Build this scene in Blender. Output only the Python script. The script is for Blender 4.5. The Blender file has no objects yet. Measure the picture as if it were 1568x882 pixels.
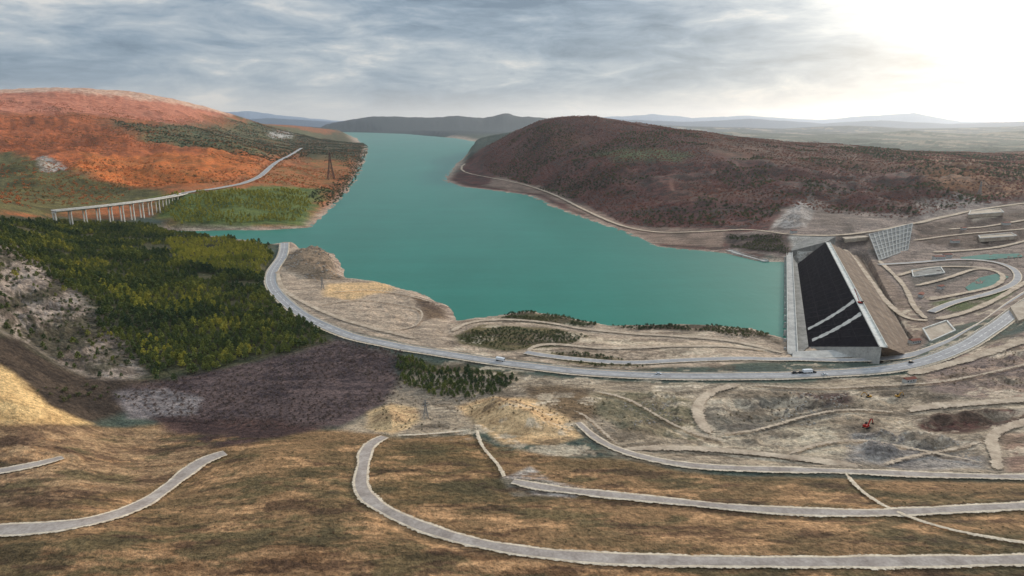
import bpy, math, random, bmesh
import numpy as np
from mathutils import Vector, Matrix
from mathutils.geometry import tessellate_polygon
random.seed(4); rng=np.random.default_rng(4)
S=bpy.context.scene
# ------------------------------------------------------------------ survey helpers
H=200.0; F=1022.0; PT=math.radians(14); CP,SP=math.cos(PT),math.sin(PT)
def bearing(u,v):
    u=np.asarray(u,float); v=np.asarray(v,float)
    r=(u-784)/F; up=(441-v)/F; dy=CP+up*SP
    return r/dy,(up*CP-SP)/dy
def cz(u,v,z):
    t,k=bearing(u,v); y=(z-H)/k; return float(t*y),float(y),float(z)
def cy(u,v,y):
    t,k=bearing(u,v); return float(t*y),float(y),float(H+k*y)
def ss(x): x=np.clip(x,0,1); return x*x*(3-2*x)
def s2l(c):
    c=np.asarray(c,float)/255; return np.where(c<=.04045,c/12.92,((c+.055)/1.055)**2.4)
def _h(ix,iy,seed):
    h=(ix.astype(np.int64)*374761393+iy.astype(np.int64)*668265263+seed*1442695041)&0xffffffff
    h=((h^(h>>13))*1274126177)&0xffffffff
    h=(h^(h>>16))&0xffff
    return h/32767.5-1
def vn(x,y,seed=0):
    fx=np.floor(x); fy=np.floor(y); ax=x-fx; ay=y-fy
    ax=ax*ax*(3-2*ax); ay=ay*ay*(3-2*ay)
    a=_h(fx,fy,seed); b=_h(fx+1,fy,seed); c=_h(fx,fy+1,seed); d=_h(fx+1,fy+1,seed)
    return (a*(1-ax)+b*ax)*(1-ay)+(c*(1-ax)+d*ax)*ay
def fbm(x,y,o=5,seed=0,g=.5):
    s=0;a=1;n=0
    for i in range(o):
        s=s+a*vn(x*2**i+17.3*i,y*2**i-9.1*i,seed+i); n+=a; a*=g
    return s/n
def poly_sd(px,py,poly):
    d=np.full(px.shape,1e18); ins=np.zeros(px.shape,bool); n=len(poly)
    for i in range(n):
        ax,ay=poly[i]; bx,by=poly[(i+1)%n]; ex,ey=bx-ax,by-ay
        L=ex*ex+ey*ey+1e-9
        t=np.clip(((px-ax)*ex+(py-ay)*ey)/L,0,1)
        d=np.minimum(d,(px-ax-t*ex)**2+(py-ay-t*ey)**2)
        if abs(ey)>1e-9:
            c=((ay>py)!=(by>py))&(px<(bx-ax)*(py-ay)/ey+ax); ins^=c
    d=np.sqrt(d); return np.where(ins,-d,d)
# ------------------------------------------------------------------ lake outline
LK=[(512,202),(545,202.5),(620,205),(700,212),(733,218),(722,235),(700,250),(680,268),(677,277),(700,286),(760,293),(810,300),
(850,320),(900,337),(960,358),(1000,378),(1060,384),(1110,388),(1160,400),(1207,402),(1211,519),(1180,512),(1150,502),(1090,497),
(1040,496),(980,498),(930,498),(870,486),(810,476),(750,484),(697,492),(690,472),(640,448),(590,434),(545,431),(527,428),(528,412),(510,388),
(470,382),(430,375),(400,372),(340,362),(265,358),(262,354),(330,353),(400,353),(475,349),(497,330),(530,300),(550,270),(562,238),(565,225),(545,212),(508,205)]
LAKE=[cz(u,v,0)[:2] for u,v in LK]
# ------------------------------------------------------------------ height control
C=[]
for u in (-150,100,400,700,1000,1300,1568,1750):
    C+= [cz(u,900,38),cz(u,790,31),cz(u,700,24)]
for u,z in ((-100,30),(150,12),(400,10),(600,16),(800,18),(1000,18),(1200,16),(1400,16),(1650,20)): C.append(cz(u,645,z))
for u,z in ((-60,40),(150,16),(400,8),(650,9),(780,13)): C.append(cz(u,590,z))
C+=[cz(450,465,11),cz(530,505,11),cz(650,530,11),cz(800,553,11),cz(950,573,12),cz(1200,575,13),cz(1400,560,14),cz(1500,515,14),cz(1620,450,12)]
C+=[cz(480,400,12),cz(490,425,10),cz(570,460,9),cz(640,480,7),cz(700,510,7),cz(850,510,7),cz(1000,520,7),cz(1150,535,7),cz(1215,560,8)]
C+=[cz(-60,330,85),cz(-60,420,75),cz(-40,500,60),cz(60,400,45),cz(60,480,38),cz(120,550,22),cz(100,450,38)]
C+=[cz(170,390,22),cz(260,430,18),cz(330,400,16),cz(350,480,12),cz(400,420,13),cz(300,540,9),cz(200,480,22)]
C+=[cz(100,350,24),cz(160,342,20),cz(230,325,20),cz(60,330,44),cz(285,300,42),cz(300,335,14),cz(380,345,7)]
C+=[cy(-60,270,1900),cy(-60,235,2500),cy(0,200,3300),cy(-80,134,4500),cy(0,139,4500),cy(100,138,4700),cy(200,146,5000),cy(280,156,5400),cy(340,172,5900),
 cy(60,170,3900),cy(60,255,2000),cy(140,290,1650),cy(200,175,4300),cy(200,205,3300),cy(200,245,2400),cy(200,280,1800),
 cy(350,200,5000),cy(350,240,2700),cy(350,272,1950),cy(400,262,2200),cy(450,200,7000),cy(450,232,3900),cy(450,262,2500),cy(440,300,1650),
 cy(500,214,7000),cy(510,250,3200),cy(420,325,1400)]
for u in (-200,0,150,300,450): C.append((float(bearing(u,185)[0])*8500,8500,150.))
C.append((-9000*.1,11000,60.))
C+=[cy(740,214,4600),cy(775,200,3900),cy(810,190,3100),cy(850,185,2800),cy(900,189,2650),cy(960,198,2500),cy(1050,211,2350),cy(1150,223,2250),cy(1250,232,2200),
 cy(1400,240,2200),cy(1568,247,2300),cy(1750,250,2300),
 cy(790,262,2450),cy(850,232,2450),cy(850,285,2050),cy(950,244,2050),cy(950,320,1500),cy(1050,264,1850),cy(1050,330,1350),cy(1200,274,1700),cy(1200,330,1250),
 cy(1350,282,1600),cy(1500,282,1550),cy(1700,282,1500),cy(720,255,3000)]
C+=[cz(1120,362,8),cz(1235,362,16),cz(1320,362,14),cz(1400,350,20),cz(1500,330,28),cz(1620,318,35)]
C+=[cz(1360,420,-12),cz(1450,420,-18),cz(1530,410,-14),cz(1620,400,-5),cz(1410,470,-12),cz(1500,455,-12),cz(1330,395,-6),cz(1300,470,-6),cz(1270,430,-4),cz(1380,515,4),cz(1480,370,6)]
for t in (-.25,0,.15,.3,.5,.7,1.0): C+=[(t*7000,7000,20.),(t*13000,13000,20.)]
for t in (.2,.35,.5,.75,1.0): C.append((t*4000,4000,35.))
C=np.array(C)
CX=np.stack([C[:,0]/C[:,1]*3,np.log(C[:,1])*1.6],1)
def ker(r2): return .5*r2*np.log(r2+1e-12)
N=len(C)
D2=((CX[:,None]-CX[None])**2).sum(-1); A=np.zeros((N+3,N+3)); A[:N,:N]=ker(D2)+np.eye(N)*.0015
Pm=np.column_stack([np.ones(N),CX]); A[:N,N:]=Pm; A[N:,:N]=Pm.T
W=np.linalg.solve(A,np.concatenate([C[:,2],np.zeros(3)]))
def rbf(x,y):
    sh=x.shape; x=x.ravel(); y=y.ravel(); out=np.empty(x.shape)
    for i in range(0,len(x),40000):
        xx=x[i:i+40000]; yy=y[i:i+40000]
        q=np.stack([np.clip(xx/yy,-1.05,1.1)*3,np.log(np.clip(yy,235,13000))*1.6],1)
        K=ker(((q**2).sum(1)[:,None]+(CX**2).sum(1)[None]-2*q@CX.T).clip(0))
        out[i:i+40000]=K@W[:N]+W[N]+q@W[N+1:]
    return out.reshape(sh)
LAY=[(5600,.07,[(900,260),(1100,222),(1180,216),(1300,222),(1420,214),(1568,222),(1700,222)]),
 (9000,.08,[(900,240),(1050,206),(1120,202),(1250,210),(1330,204),(1400,200),(1480,206),(1568,200),(1700,203)]),
 (14500,.10,[(330,240),(470,205),(500,190),(540,183),(570,178),(640,181),(700,179),(740,181),(770,174),(800,178),(860,184),(930,187),(1050,193),(1200,197),(1300,192),(1400,197),(1568,193),(1700,198)]),
 (22000,.08,[(330,184),(420,181),(520,187),(600,181),(900,183),(960,183),(1060,187),(1150,182),(1260,189),(1350,183),(1450,190),(1568,186),(1700,190)]),
 (33000,.12,[(-200,185),(330,172),(380,170),(430,177),(520,185),(560,183),(800,183),(950,178),(1000,174),(1060,180),(1150,177),(1250,184),(1330,178),(1400,173),(1430,179),(1470,186),(1568,188),(1700,188)])]
def h0(x,y):
    z=rbf(x,y)
    amp=np.clip((y-1000)*.014,0,36)*np.clip(1-(y-5500)/4000,.25,1)
    z=z+amp*(fbm(x/420,y/420,4,3))-amp*.6*np.abs(fbm(x/230,y/230,4,11))
    z=z+1.6*fbm(x/60,y/60,3,5)*np.clip(y/500,0,2)
    sd=poly_sd(x,y,LAKE)
    l=np.log(y); t=x/y
    for y0,w,pr in LAY:
        tt=[];zz=[]
        for u,v in pr:
            a,b,c=cy(u,v,y0); tt.append(a/b); zz.append(c)
        zc=np.interp(t,tt,zz)*(1+.16*fbm(t*26,l*6,5,21+int(y0)%7,.6))
        z=np.maximum(z,zc*np.exp(-((l-math.log(y0))/w)**2))
    sdn=sd+fbm(x/45,y/45,4,8)*(2.5+.0035*y)
    near=np.clip(1-np.hypot((x-355)/80,(y-760)/260),0,1); sdn=np.where(near>0,sd,sdn)
    w=.028*y+4
    z=np.where(sdn>0,z*ss(.12+sdn/w)*1.0,-np.minimum(-sdn*.25,15)-.3)
    return z,sdn
def raycast(us,vs,miss=12000.):
    T,K=bearing(us,vs); T=np.atleast_1d(T);K=np.atleast_1d(K)
    ys=np.geomspace(60,15000,400)
    X=T[:,None]*ys[None]; Y=np.broadcast_to(ys,X.shape)
    Z,_=h0(X,Y.copy()); Df=H+K[:,None]*ys-np.maximum(Z,np.where((T[:,None]>.38)&(Y>550),-99,0))
    neg=Df<0; i=neg.argmax(1); hit=neg.any(1); out=[]
    for j in range(len(T)):
        if hit[j] and i[j]>0:
            a=Df[j,i[j]-1];b=Df[j,i[j]]; y=ys[i[j]-1]+(ys[i[j]]-ys[i[j]-1])*a/(a-b)
        elif hit[j]: y=60.
        else: y=miss
        out.append((T[j]*y,y,H+K[j]*y))
    return np.array(out)
# ------------------------------------------------------------------ roads
def catmull(p,step=9):
    p=np.array(p,float); P=np.vstack([2*p[0]-p[1],p,2*p[-1]-p[-2]]); out=[]
    for i in range(1,len(P)-2):
        n=max(2,int(np.hypot(*(P[i+1]-P[i]))/step))
        for k in range(n):
            t=k/n; a,b,c,d=P[i-1],P[i],P[i+1],P[i+2]
            out.append(.5*((2*b)+(-a+c)*t+(2*a-5*b+4*c-d)*t*t+(-a+3*b-3*c+d)*t**3))
    out.append(p[-1]); return np.array(out)
RD=[ # name, kind, width, points
('highway','hw',12,[(436,376),(434,392),(418,408),(412,432),(432,458),(470,487),(530,513),(600,529),(700,546),(800,560),(900,571),(1000,576),(1100,577),(1220,575),(1330,569),(1400,558),(1460,538),(1510,510),(1568,468),(1650,415)]),
('access_road','pave',7,[(805,540),(835,545),(890,551),(960,556),(1050,552),(1130,549),(1215,551),(1340,551),(1410,540),(1470,516),(1520,486),(1568,452),(1640,415)]),
('dirt_road','dirt',5,[(690,508),(715,495),(770,490),(830,493),(880,502),(960,511),(1050,516),(1130,524),(1205,543)]),
('dirt_road','dirt',4,[(808,541),(812,531),(850,527),(920,534),(1000,532),(1100,530),(1180,538)]),
('dirt_road','dirt',5,[(425,415),(428,438),(450,455),(500,480),(560,500),(640,520)]),
('gravel_road','gravel',5.6,[(589,671),(571,677),(556,692),(560,712),(548,735),(556,757),(590,782),(645,807),(720,830),(820,847),(950,857),(1150,861),(1350,861),(1568,858),(1700,856)]),
('gravel_road','gravel',4.4,[(785,738),(830,747),(900,755),(1000,765),(1150,780),(1300,786),(1400,784),(1568,775),(1700,770)]),
('gravel_track','thin',1.9,[(729,658),(735,682),(755,703),(772,722),(776,742)]),
('gravel_track','thin',1.3,[(590,668),(650,666),(727,659)]),
('gravel_road','gravel',4.2,[(885,650),(925,680),(970,697),(1050,713),(1150,719),(1290,722),(1420,728),(1568,731),(1700,731)]),
('gravel_road','gravel',7.4,[(345,694),(310,706),(265,742),(215,775),(150,797),(80,808),(0,813),(-120,816)]),
('gravel_road','gravel',5,[(97,703),(50,713),(0,722),(-120,742)]),
('gravel_track','thin',2.0,[(1290,722),(1310,745),(1345,772),(1400,796),(1470,816),(1568,832),(1680,850)]),
('haul_road','dirt',7,[(1135,588),(1090,600),(1068,618),(1070,645),(1090,668)]),
('haul_road','dirt',5,[(945,690),(1010,686),(1100,690),(1200,700),(1330,716)]),
('haul_road','dirt',8,[(1385,575),(1440,562),(1500,545),(1568,522),(1660,490)]),
('haul_road','dirt',7,[(1385,632),(1430,622),(1500,618),(1568,612),(1660,606)]),
('haul_road','dirt',5.5,[(1600,640),(1540,655),(1512,672),(1530,700),(1525,722)]),
('shore_road','dirt',8,[(712,250),(703,263),(745,272),(800,283),(850,300),(900,325),(955,348),(1010,357),(1080,355),(1150,352),(1215,360),(1300,360),(1390,345),(1480,325),(1568,312),(1660,305)]),
('highway','far',15,[(283,296),(320,290),(372,283),(400,270),(412,256),(432,243),(462,229)]),
('haul_road','dirt',6,[(1292,380),(1325,420),(1355,462),(1392,492),(1425,492)]),
('haul_road','dirt',5,[(1345,400),(1385,440),(1400,475),(1420,492)]),
('haul_road','pave',7,[(1345,407),(1400,404),(1460,399),(1520,402),(1555,415),(1560,432),(1520,450),(1460,465),(1425,480)]),
('haul_road','dirt',6,[(1370,425),(1420,412),(1480,410),(1530,415)]),
('haul_road','dirt',8,[(1425,388),(1480,385),(1530,380),(1568,370),(1640,355)]),
('haul_road','dirt',6,[(1450,352),(1510,348),(1568,338),(1650,325)]),
('haul_road','dirt',6,[(1400,345),(1460,330),(1520,318),(1568,315)]),
('haul_road','dirt',5,[(1400,440),(1450,428),(1500,412),(1540,424),(1525,440),(1470,452),(1420,462)]),
('haul_road','dirt',6,[(1430,492),(1480,480),(1530,458),(1568,435),(1640,400)]),
('haul_road','dirt',5,[(1395,370),(1450,362),(1510,356),(1568,352),(1640,342)]),
('vehicle_track','dirt',3,[(900,598),(960,612),(1010,640),(1060,665),(1130,680)]),
('vehicle_track','dirt',3,[(1090,668),(1160,660),(1230,640),(1300,628),(1380,634)]),
('vehicle_track','dirt',3.5,[(1140,590),(1250,596),(1350,592),(1450,585),(1568,560),(1640,545)]),
('vehicle_track','dirt',3,[(1340,716),(1400,700),(1460,690),(1512,676)]),
('vehicle_track','dirt',3,[(1200,700),(1260,680),(1330,676),(1400,690),(1480,705),(1525,715)]),
('vehicle_track','dirt',2.5,[(480,470),(540,460),(600,465),(650,480),(640,500),(600,505)]),
('vehicle_track','dirt',2.5,[(500,450),(560,445),(620,452),(670,468)]),
('vehicle_track','dirt',2.5,[(870,628),(900,640),(920,660),(950,685)]),
]
ROADS=[]
for nm,kd,w,pts in RD:
    uv=catmull(pts); P=raycast(uv[:,0],uv[:,1])
    z,_=h0(P[:,0],P[:,1])
    k=9; zp=np.pad(z,(k//2,k//2),'edge'); z=np.convolve(zp,np.ones(k)/k,'valid')
    if np.median(z)>0: z=np.maximum(z,.9)
    for it in range(2):
        P[1:-1,:2]=.25*P[:-2,:2]+.5*P[1:-1,:2]+.25*P[2:,:2]
    P[:,2]=z; ROADS.append((nm,kd,w,P))
def road_blend(x,y,z):
    mind=np.full(x.shape,1e9)
    for nm,kd,w,P in ROADS[::-1]:
        m=60
        idx=np.where((x>P[:,0].min()-m)&(x<P[:,0].max()+m)&(y>P[:,1].min()-m)&(y<P[:,1].max()+m))[0]
        if len(idx)==0: continue
        X=x[idx];Y=y[idx]; bd=np.full(X.shape,1e18); bz=np.zeros(X.shape)
        for i in range(len(P)-1):
            ax,ay,az=P[i]; bx,by,bz_=P[i+1]; ex,ey=bx-ax,by-ay
            t=np.clip(((X-ax)*ex+(Y-ay)*ey)/(ex*ex+ey*ey+1e-9),0,1)
            d=(X-ax-t*ex)**2+(Y-ay-t*ey)**2; c=d<bd
            bd=np.where(c,d,bd); bz=np.where(c,az+t*(bz_-az),bz)
        bd=np.sqrt(bd); r0=w/2+1.5+Y*.005; r1=r0+4+Y*.006
        wt=1-ss((bd-r0)/(r1-r0))
        z[idx]=z[idx]*(1-wt)+(bz-.25)*wt
        mind[idx]=np.minimum(mind[idx],bd-w/2)
    return z,mind
# dam key points
dA=cz(1264,371,26);dB=cz(1346,531,24);dC=cz(1221,404,1.5);dD=cz(1238,531,2)
dE=cz(1322,396,-12);dF=cz(1392,520,3)
oA=cz(1209,386,6); oB=cz(1214,541,6)
DAMP=[dA[:2],dE[:2],dF[:2],dB[:2],dD[:2],oB[:2],oA[:2]]
def wpoly(poly,far=1e9):
    p=np.array(poly,float); q=[]
    for i in range(len(p)):
        a=p[i];b=p[(i+1)%len(p)]; n=max(1,int(np.hypot(*(b-a))/70))
        for k in range(n): q.append(a+(b-a)*k/n)
    q=np.array(q)
    P=raycast(q[:,0],np.minimum(q[:,1],1000))[:,:2]; f=np.minimum(1,far/P[:,1])
    return P*f[:,None]
ROCK=[(-90,345),(40,372),(85,420),(120,445),(165,490),(205,530),(225,572),(160,585),(90,560),(40,530),(-90,500)]
EXTRA=[ # polygon, raise, ridge roughness, roughness scale
(wpoly(ROCK),0,13,38),
(wpoly([(440,386),(500,384),(526,402),(526,426),(480,430),(440,412)]),5,8,24),
(wpoly([(470,440),(600,436),(690,472),(690,500),(640,512),(540,492)]),0,3.5,26),
(wpoly([(705,622),(755,608),(815,614),(865,645),(880,666),(800,672),(735,655)]),8,3,22),
(wpoly([(565,632),(600,620),(626,630),(636,648),(600,662),(560,652)]),6,2,16),
(wpoly([(-150,550),(20,570),(75,622),(120,645),(-150,655)]),5,5,30),
(wpoly([(900,595),(1400,590),(1500,600),(1568,640),(1500,660),(1300,700),(1100,700),(930,670)]),0,3,15),
(wpoly([(1400,640),(1568,624),(1680,622),(1680,645),(1490,662),(1410,662)]),-5,3,14),
(wpoly([(1085,612),(1200,604),(1290,622),(1250,652),(1110,655)]),-4,2.4,14),
(wpoly([(1300,664),(1400,662),(1500,680),(1400,708),(1305,700)]),3,4,9),
(wpoly([(1182,348),(1200,328),(1222,312),(1252,318),(1235,348)]),4,12,22),
(wpoly([(1340,360),(1568,320),(1700,320),(1700,440),(1500,480),(1390,480)]),0,5,26),
(wpoly([(1430,560),(1568,505),(1700,460),(1700,600),(1500,605)]),0,5,20),
(wpoly([(1120,340),(1010,345),(900,310),(800,270),(850,230),(1100,240),(1600,255),(1600,300),(1390,335),(1200,318)]),0,38,170),
(wpoly([(-100,170),(200,180),(345,200),(470,235),(380,280),(200,290),(-100,300)]),0,40,230),
]
TERR=[(wpoly([(1400,345),(1568,318),(1750,300),(1750,360),(1568,372),(1400,384)]),5.),(wpoly([(1430,560),(1568,505),(1750,430),(1750,590),(1500,605)]),3.5),(wpoly([(900,595),(1080,592),(1062,672),(950,668)]),1.6),(wpoly([(1385,395),(1568,385),(1700,380),(1700,430),(1500,478),(1395,480)]),3.)]
def hfin(x,y,detail=True):
    z,sd=h0(x,y)
    if detail:
        a=np.clip(y/600,.35,3.)
        z=z+np.where(sd>2,1,.3)*a*.7*fbm(x/13,y/13,4,31)
        for j,(P,up_,ra,sc_) in enumerate(EXTRA):
            idx=np.where((x>P[:,0].min())&(x<P[:,0].max())&(y>P[:,1].min())&(y<P[:,1].max()))[0]
            if not len(idx): continue
            xx,yy=x[idx],y[idx]; w_=ss(-poly_sd(xx,yy,P)/(sc_*1.1))*ss(sd[idx]/15)
            z[idx]+=w_*(up_+ra*(.55-1.6*np.abs(fbm(xx/sc_,yy/sc_,5,41+j,.55))))
        for P,st in TERR:
            idx=np.where((x>P[:,0].min())&(x<P[:,0].max())&(y>P[:,1].min())&(y<P[:,1].max()))[0]
            xx,yy=x[idx],y[idx]; w_=ss(-poly_sd(xx,yy,P)/25); q=z[idx]/st; fl=np.floor(q)
            z[idx]=z[idx]*(1-w_)+w_*st*(fl+ss((q-fl-.72)/.28))
    z,md=road_blend(x,y,z)
    ds=poly_sd(x,y,DAMP)
    z=np.where(ds<2,np.minimum(z,-15+np.clip(ds+2,0,4)*2),z)
    return z,sd,md
# ------------------------------------------------------------------ land cover (two tones each)
HL=3300
COVER=[ # poly, c1, c2, feather[, farthest distance]
([(-200,100),(345,150),(350,172),(470,187),(560,205),(575,230),(560,270),(540,300),(505,325),(480,352),(262,358),(240,330),(-200,360)],(156,92,58),(108,78,52),.01,8500),
([(-200,100),(345,150),(350,178),(260,190),(160,178),(60,175),(-200,180)],(182,118,92),(140,82,60),.02,7500),
([(-200,180),(60,175),(160,180),(200,215),(330,240),(280,262),(120,262),(-200,230)],(166,92,54),(116,68,44),.02),
([(165,185),(230,198),(345,186),(420,192),(500,205),(545,213),(520,226),(470,228),(380,240),(300,232),(220,216)],(74,84,60),(98,82,54),.015),
([(130,240),(300,242),(405,240),(385,268),(290,285),(200,288),(110,268)],(184,102,54),(138,86,50),.012),
([(-200,235),(20,240),(110,270),(240,290),(240,300),(90,325),(-200,330)],(104,94,58),(72,68,46),.015),
([(400,262),(470,240),(540,245),(540,270),(480,285),(390,285)],(154,92,58),(98,82,50),.012),
([(238,302),(300,294),(400,285),(500,290),(480,325),(465,346),(262,352),(238,335)],(98,104,58),(68,78,44),.012),
([(440,215),(560,205),(575,235),(555,250),(470,245)],(70,76,54),(90,72,50),.012),
([(50,250),(75,248),(102,255),(98,272),(75,270)],(166,154,142),(104,92,78),.004),
([(410,203),(445,200),(450,210),(415,212)],(180,170,160),(110,105,90),.004),
([(-200,325),(90,330),(240,340),(330,362),(410,374),(418,400),(408,430),(430,460),(500,508),(520,528),(450,545),(380,560),(290,590),(190,600),(60,600),(-200,590)],(82,76,56),(54,56,40),.008),
(ROCK,(138,124,112),(80,70,62),.012),
([(-200,500),(30,520),(90,560),(160,585),(230,585),(200,625),(120,650),(60,620),(-200,560)],(74,62,52),(52,44,38),.012),
([(190,610),(240,585),(380,555),(450,540),(520,518),(610,540),(625,590),(590,622),(520,655),(380,655),(250,645)],(94,78,74),(62,52,52),.012),
([(185,602),(250,598),(305,612),(300,635),(200,640)],(126,116,112),(92,84,82),.006),
([(610,540),(660,552),(800,572),(800,595),(740,615),(650,608),(608,585)],(62,66,44),(80,70,50),.008),
([(436,370),(470,375),(525,382),(545,410),(540,425),(600,430),(705,470),(700,488),(810,470),(930,492),(1090,490),(1180,506),(1212,516),(1215,552),(1100,560),(950,568),(800,552),(650,534),(560,512),(480,482),(430,445),(425,410)],(174,152,130),(130,114,98),.004),
([(440,386),(500,384),(528,402),(528,428),(480,432),(440,415)],(142,120,98),(94,80,66),.006),
([(500,433),(560,432),(605,434),(600,446),(540,458),(505,452)],(206,168,122),(172,142,106),.006),
([(640,456),(685,468),(692,490),(650,492)],(110,90,72),(80,66,56),.006),
([(690,512),(740,498),(860,505),(905,515),(870,530),(780,538),(700,528)],(72,72,48),(96,84,60),.006),
([(738,486),(800,474),(870,485),(915,497),(880,500),(800,490)],(58,62,42),(80,72,50),.005),
([(930,497),(1090,496),(1185,513),(1200,530),(1150,512),(1050,506),(960,505)],(96,80,66),(66,58,46),.005),
([(830,538),(930,545),(1000,560),(920,562),(850,552)],(84,80,52),(120,104,76),.005),
([(870,515),(1000,522),(1150,527),(1160,535),(1000,530),(900,528)],(196,176,150),(160,140,118),.004),
([(620,560),(800,575),(950,584),(1250,584),(1400,575),(1568,520),(1800,450),(1800,740),(1300,725),(1050,715),(950,695),(880,655),(700,665),(600,670),(500,665),(590,620)],(156,138,116),(112,100,86),.01),
([(1420,560),(1568,505),(1800,440),(1800,600),(1500,610),(1430,600)],(148,124,106),(108,92,84),.01),
([(900,600),(1050,600),(1062,640),(1062,672),(960,660),(905,630)],(132,118,94),(90,84,66),.008),
([(800,590),(900,596),(905,640),(880,652),(820,610)],(120,98,74),(88,72,56),.008),
([(1085,612),(1200,604),(1290,622),(1270,650),(1200,668),(1100,668),(1080,640)],(116,106,92),(88,80,72),.005),
([(1100,668),(1200,655),(1270,640),(1300,700),(1200,705),(1080,690)],(180,164,140),(138,124,106),.005),
([(1200,600),(1300,600),(1305,618),(1230,620)],(84,66,60),(62,50,48),.006),
([(1300,664),(1400,662),(1500,680),(1520,718),(1400,722),(1300,705)],(148,138,128),(104,96,90),.007),
([(1400,640),(1450,632),(1568,624),(1700,620),(1700,645),(1540,652),(1490,664),(1410,664)],(82,52,46),(56,40,36),.003),
([(1530,664),(1700,645),(1700,725),(1540,725)],(150,122,102),(110,88,76),.008),
([(1000,590),(1090,588),(1070,600),(1000,600)],(204,188,164),(178,160,138),.002),
([(700,622),(755,606),(820,612),(868,640),(890,668),(850,682),(770,680),(735,660)],(198,164,122),(164,132,96),.005),
([(562,630),(600,618),(628,626),(640,645),(600,668),(560,655)],(188,158,118),(146,118,88),.005),
([(-150,545),(0,560),(35,590),(75,622),(140,648),(60,660),(-150,662)],(206,170,118),(170,136,92),.005),
([(-600,664),(60,660),(140,652),(250,648),(400,655),(520,658),(600,670),(725,662),(760,690),(880,700),(960,705),(1050,722),(1300,730),(2000,738),(2000,1000),(-600,1000)],(134,104,74),(96,78,55),.008),
([(560,690),(735,672),(775,745),(760,770),(640,790),(575,740)],(114,90,62),(86,72,50),.01),
([(-600,655),(130,655),(300,655),(330,690),(240,745),(100,770),(-600,780)],(154,124,92),(98,76,58),.012),
([(-600,838),(300,830),(700,848),(1000,868),(2000,872),(2000,1000),(-600,1000)],(146,112,80),(92,68,48),.008),
([(240,640),(420,640),(520,655),(420,672),(330,690),(250,660)],(84,64,58),(56,44,42),.01),
([(772,732),(812,716),(850,738),(900,748),(880,760),(790,758)],(172,160,148),(144,132,122),.002),
([(676,276),(715,245),(738,205),(800,170),(850,150),(1000,170),(1200,200),(1800,210),(1800,300),(1568,308),(1480,322),(1390,342),(1215,355),(1160,405),(1000,384),(950,362),(890,342),(840,325),(800,305),(745,296)],(92,60,54),(58,48,44),.006,HL),
([(905,238),(1000,228),(1062,236),(1040,250),(950,250)],(84,86,58),(60,58,44),.01,HL),
([(840,200),(900,196),(930,215),(870,232),(830,225)],(100,68,56),(66,52,46),.01,HL),
([(1040,200),(1400,222),(1800,230),(1800,260),(1400,262),(1200,255),(1080,230)],(106,74,60),(68,54,46),.012,HL),
([(1330,225),(1800,235),(1800,300),(1560,300),(1420,290)],(130,92,66),(84,62,50),.012,HL),
([(1000,290),(1150,285),(1160,310),(1050,320)],(100,66,56),(66,52,46),.01,HL),
([(760,268),(830,282),(900,315),(960,345),(1110,352),(1110,380),(1000,372),(900,332),(830,298),(740,285)],(128,106,92),(90,76,66),.004,HL),
([(1178,352),(1205,318),(1240,306),(1290,322),(1400,332),(1568,308),(1800,295),(1800,470),(1568,480),(1430,505),(1400,548),(1218,550),(1212,400),(1120,385),(1110,358)],(136,118,106),(96,84,76),.004,HL),
([(1182,348),(1200,328),(1222,312),(1252,318),(1235,348)],(160,148,138),(104,94,86),.002),
([(1112,358),(1206,358),(1206,390),(1150,386),(1110,378)],(80,64,58),(56,48,44),.004),
([(1214,360),(1275,362),(1266,374),(1216,396)],(158,152,142),(120,114,106),.003),
([(1322,360),(1395,348),(1392,378),(1350,400),(1330,385)],(132,120,110),(98,88,80),.003),
([(1278,362),(1325,358),(1335,372),(1290,385)],(76,64,58),(54,48,44),.003),
([(1405,345),(1568,322),(1800,300),(1800,350),(1568,372),(1480,382),(1400,372)],(108,90,78),(80,68,60),.003),
([(1405,312),(1470,300),(1530,310),(1500,320),(1410,336)],(134,120,110),(96,84,78),.004),
([(1480,324),(1530,318),(1530,334),(1490,338)],(190,172,150),(156,138,120),.003),
([(1385,412),(1480,402),(1490,420),(1440,440),(1400,440)],(74,68,62),(98,88,80),.003),
([(1430,466),(1500,452),(1560,440),(1540,460),(1460,478)],(84,92,52),(70,74,48),.003),
([(1290,372),(1340,400),(1425,498),(1400,540),(1350,535)],(134,114,98),(100,84,74),.003),
]
# ------------------------------------------------------------------ terrain mesh
NC,NR=1150,860
yy=np.geomspace(90,46000,6000)
wt=.44/6.2/yy+.56*H/yy**2/2.1
cum=np.concatenate([[0],np.cumsum((wt[1:]+wt[:-1])/2*np.diff(yy))]); cum/=cum[-1]
ys=np.interp(np.linspace(0,1,NR),cum,yy)
ts=np.sinh(np.linspace(-1,1,NC)*1.0)/math.sinh(1.0)*1.2
Tm,Ym=np.meshgrid(ts,ys); X=(Tm*Ym).ravel(); Y=Ym.ravel()
Z,SD,MD=hfin(X,Y,True)
base=.5+.5*fbm(X/900,Y/900,4,91)
c1=s2l((84,84,76))[None]*(1-base[:,None])+s2l((70,80,66))[None]*base[:,None]; c2=np.tile(s2l((60,68,62)),(len(X),1))
def paint(m,a,b,w=1.):
    w=np.asarray(w)[:,None] if np.ndim(w) else w
    c1[m]=c1[m]*(1-w)+s2l(a)*w; c2[m]=c2[m]*(1-w)+s2l(b)*w
m=np.arange(len(X))
paint(m,(66,76,80),(54,64,72),ss((Y-8500)/3000)*.8)  # aerial haze painted into the far ground colour, bluish with distance
k=np.where((X/Y<.12)&(Y>7000))[0]; paint(k,(50,60,64),(42,52,56),ss((Y[k]-7500)/2500))
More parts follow.
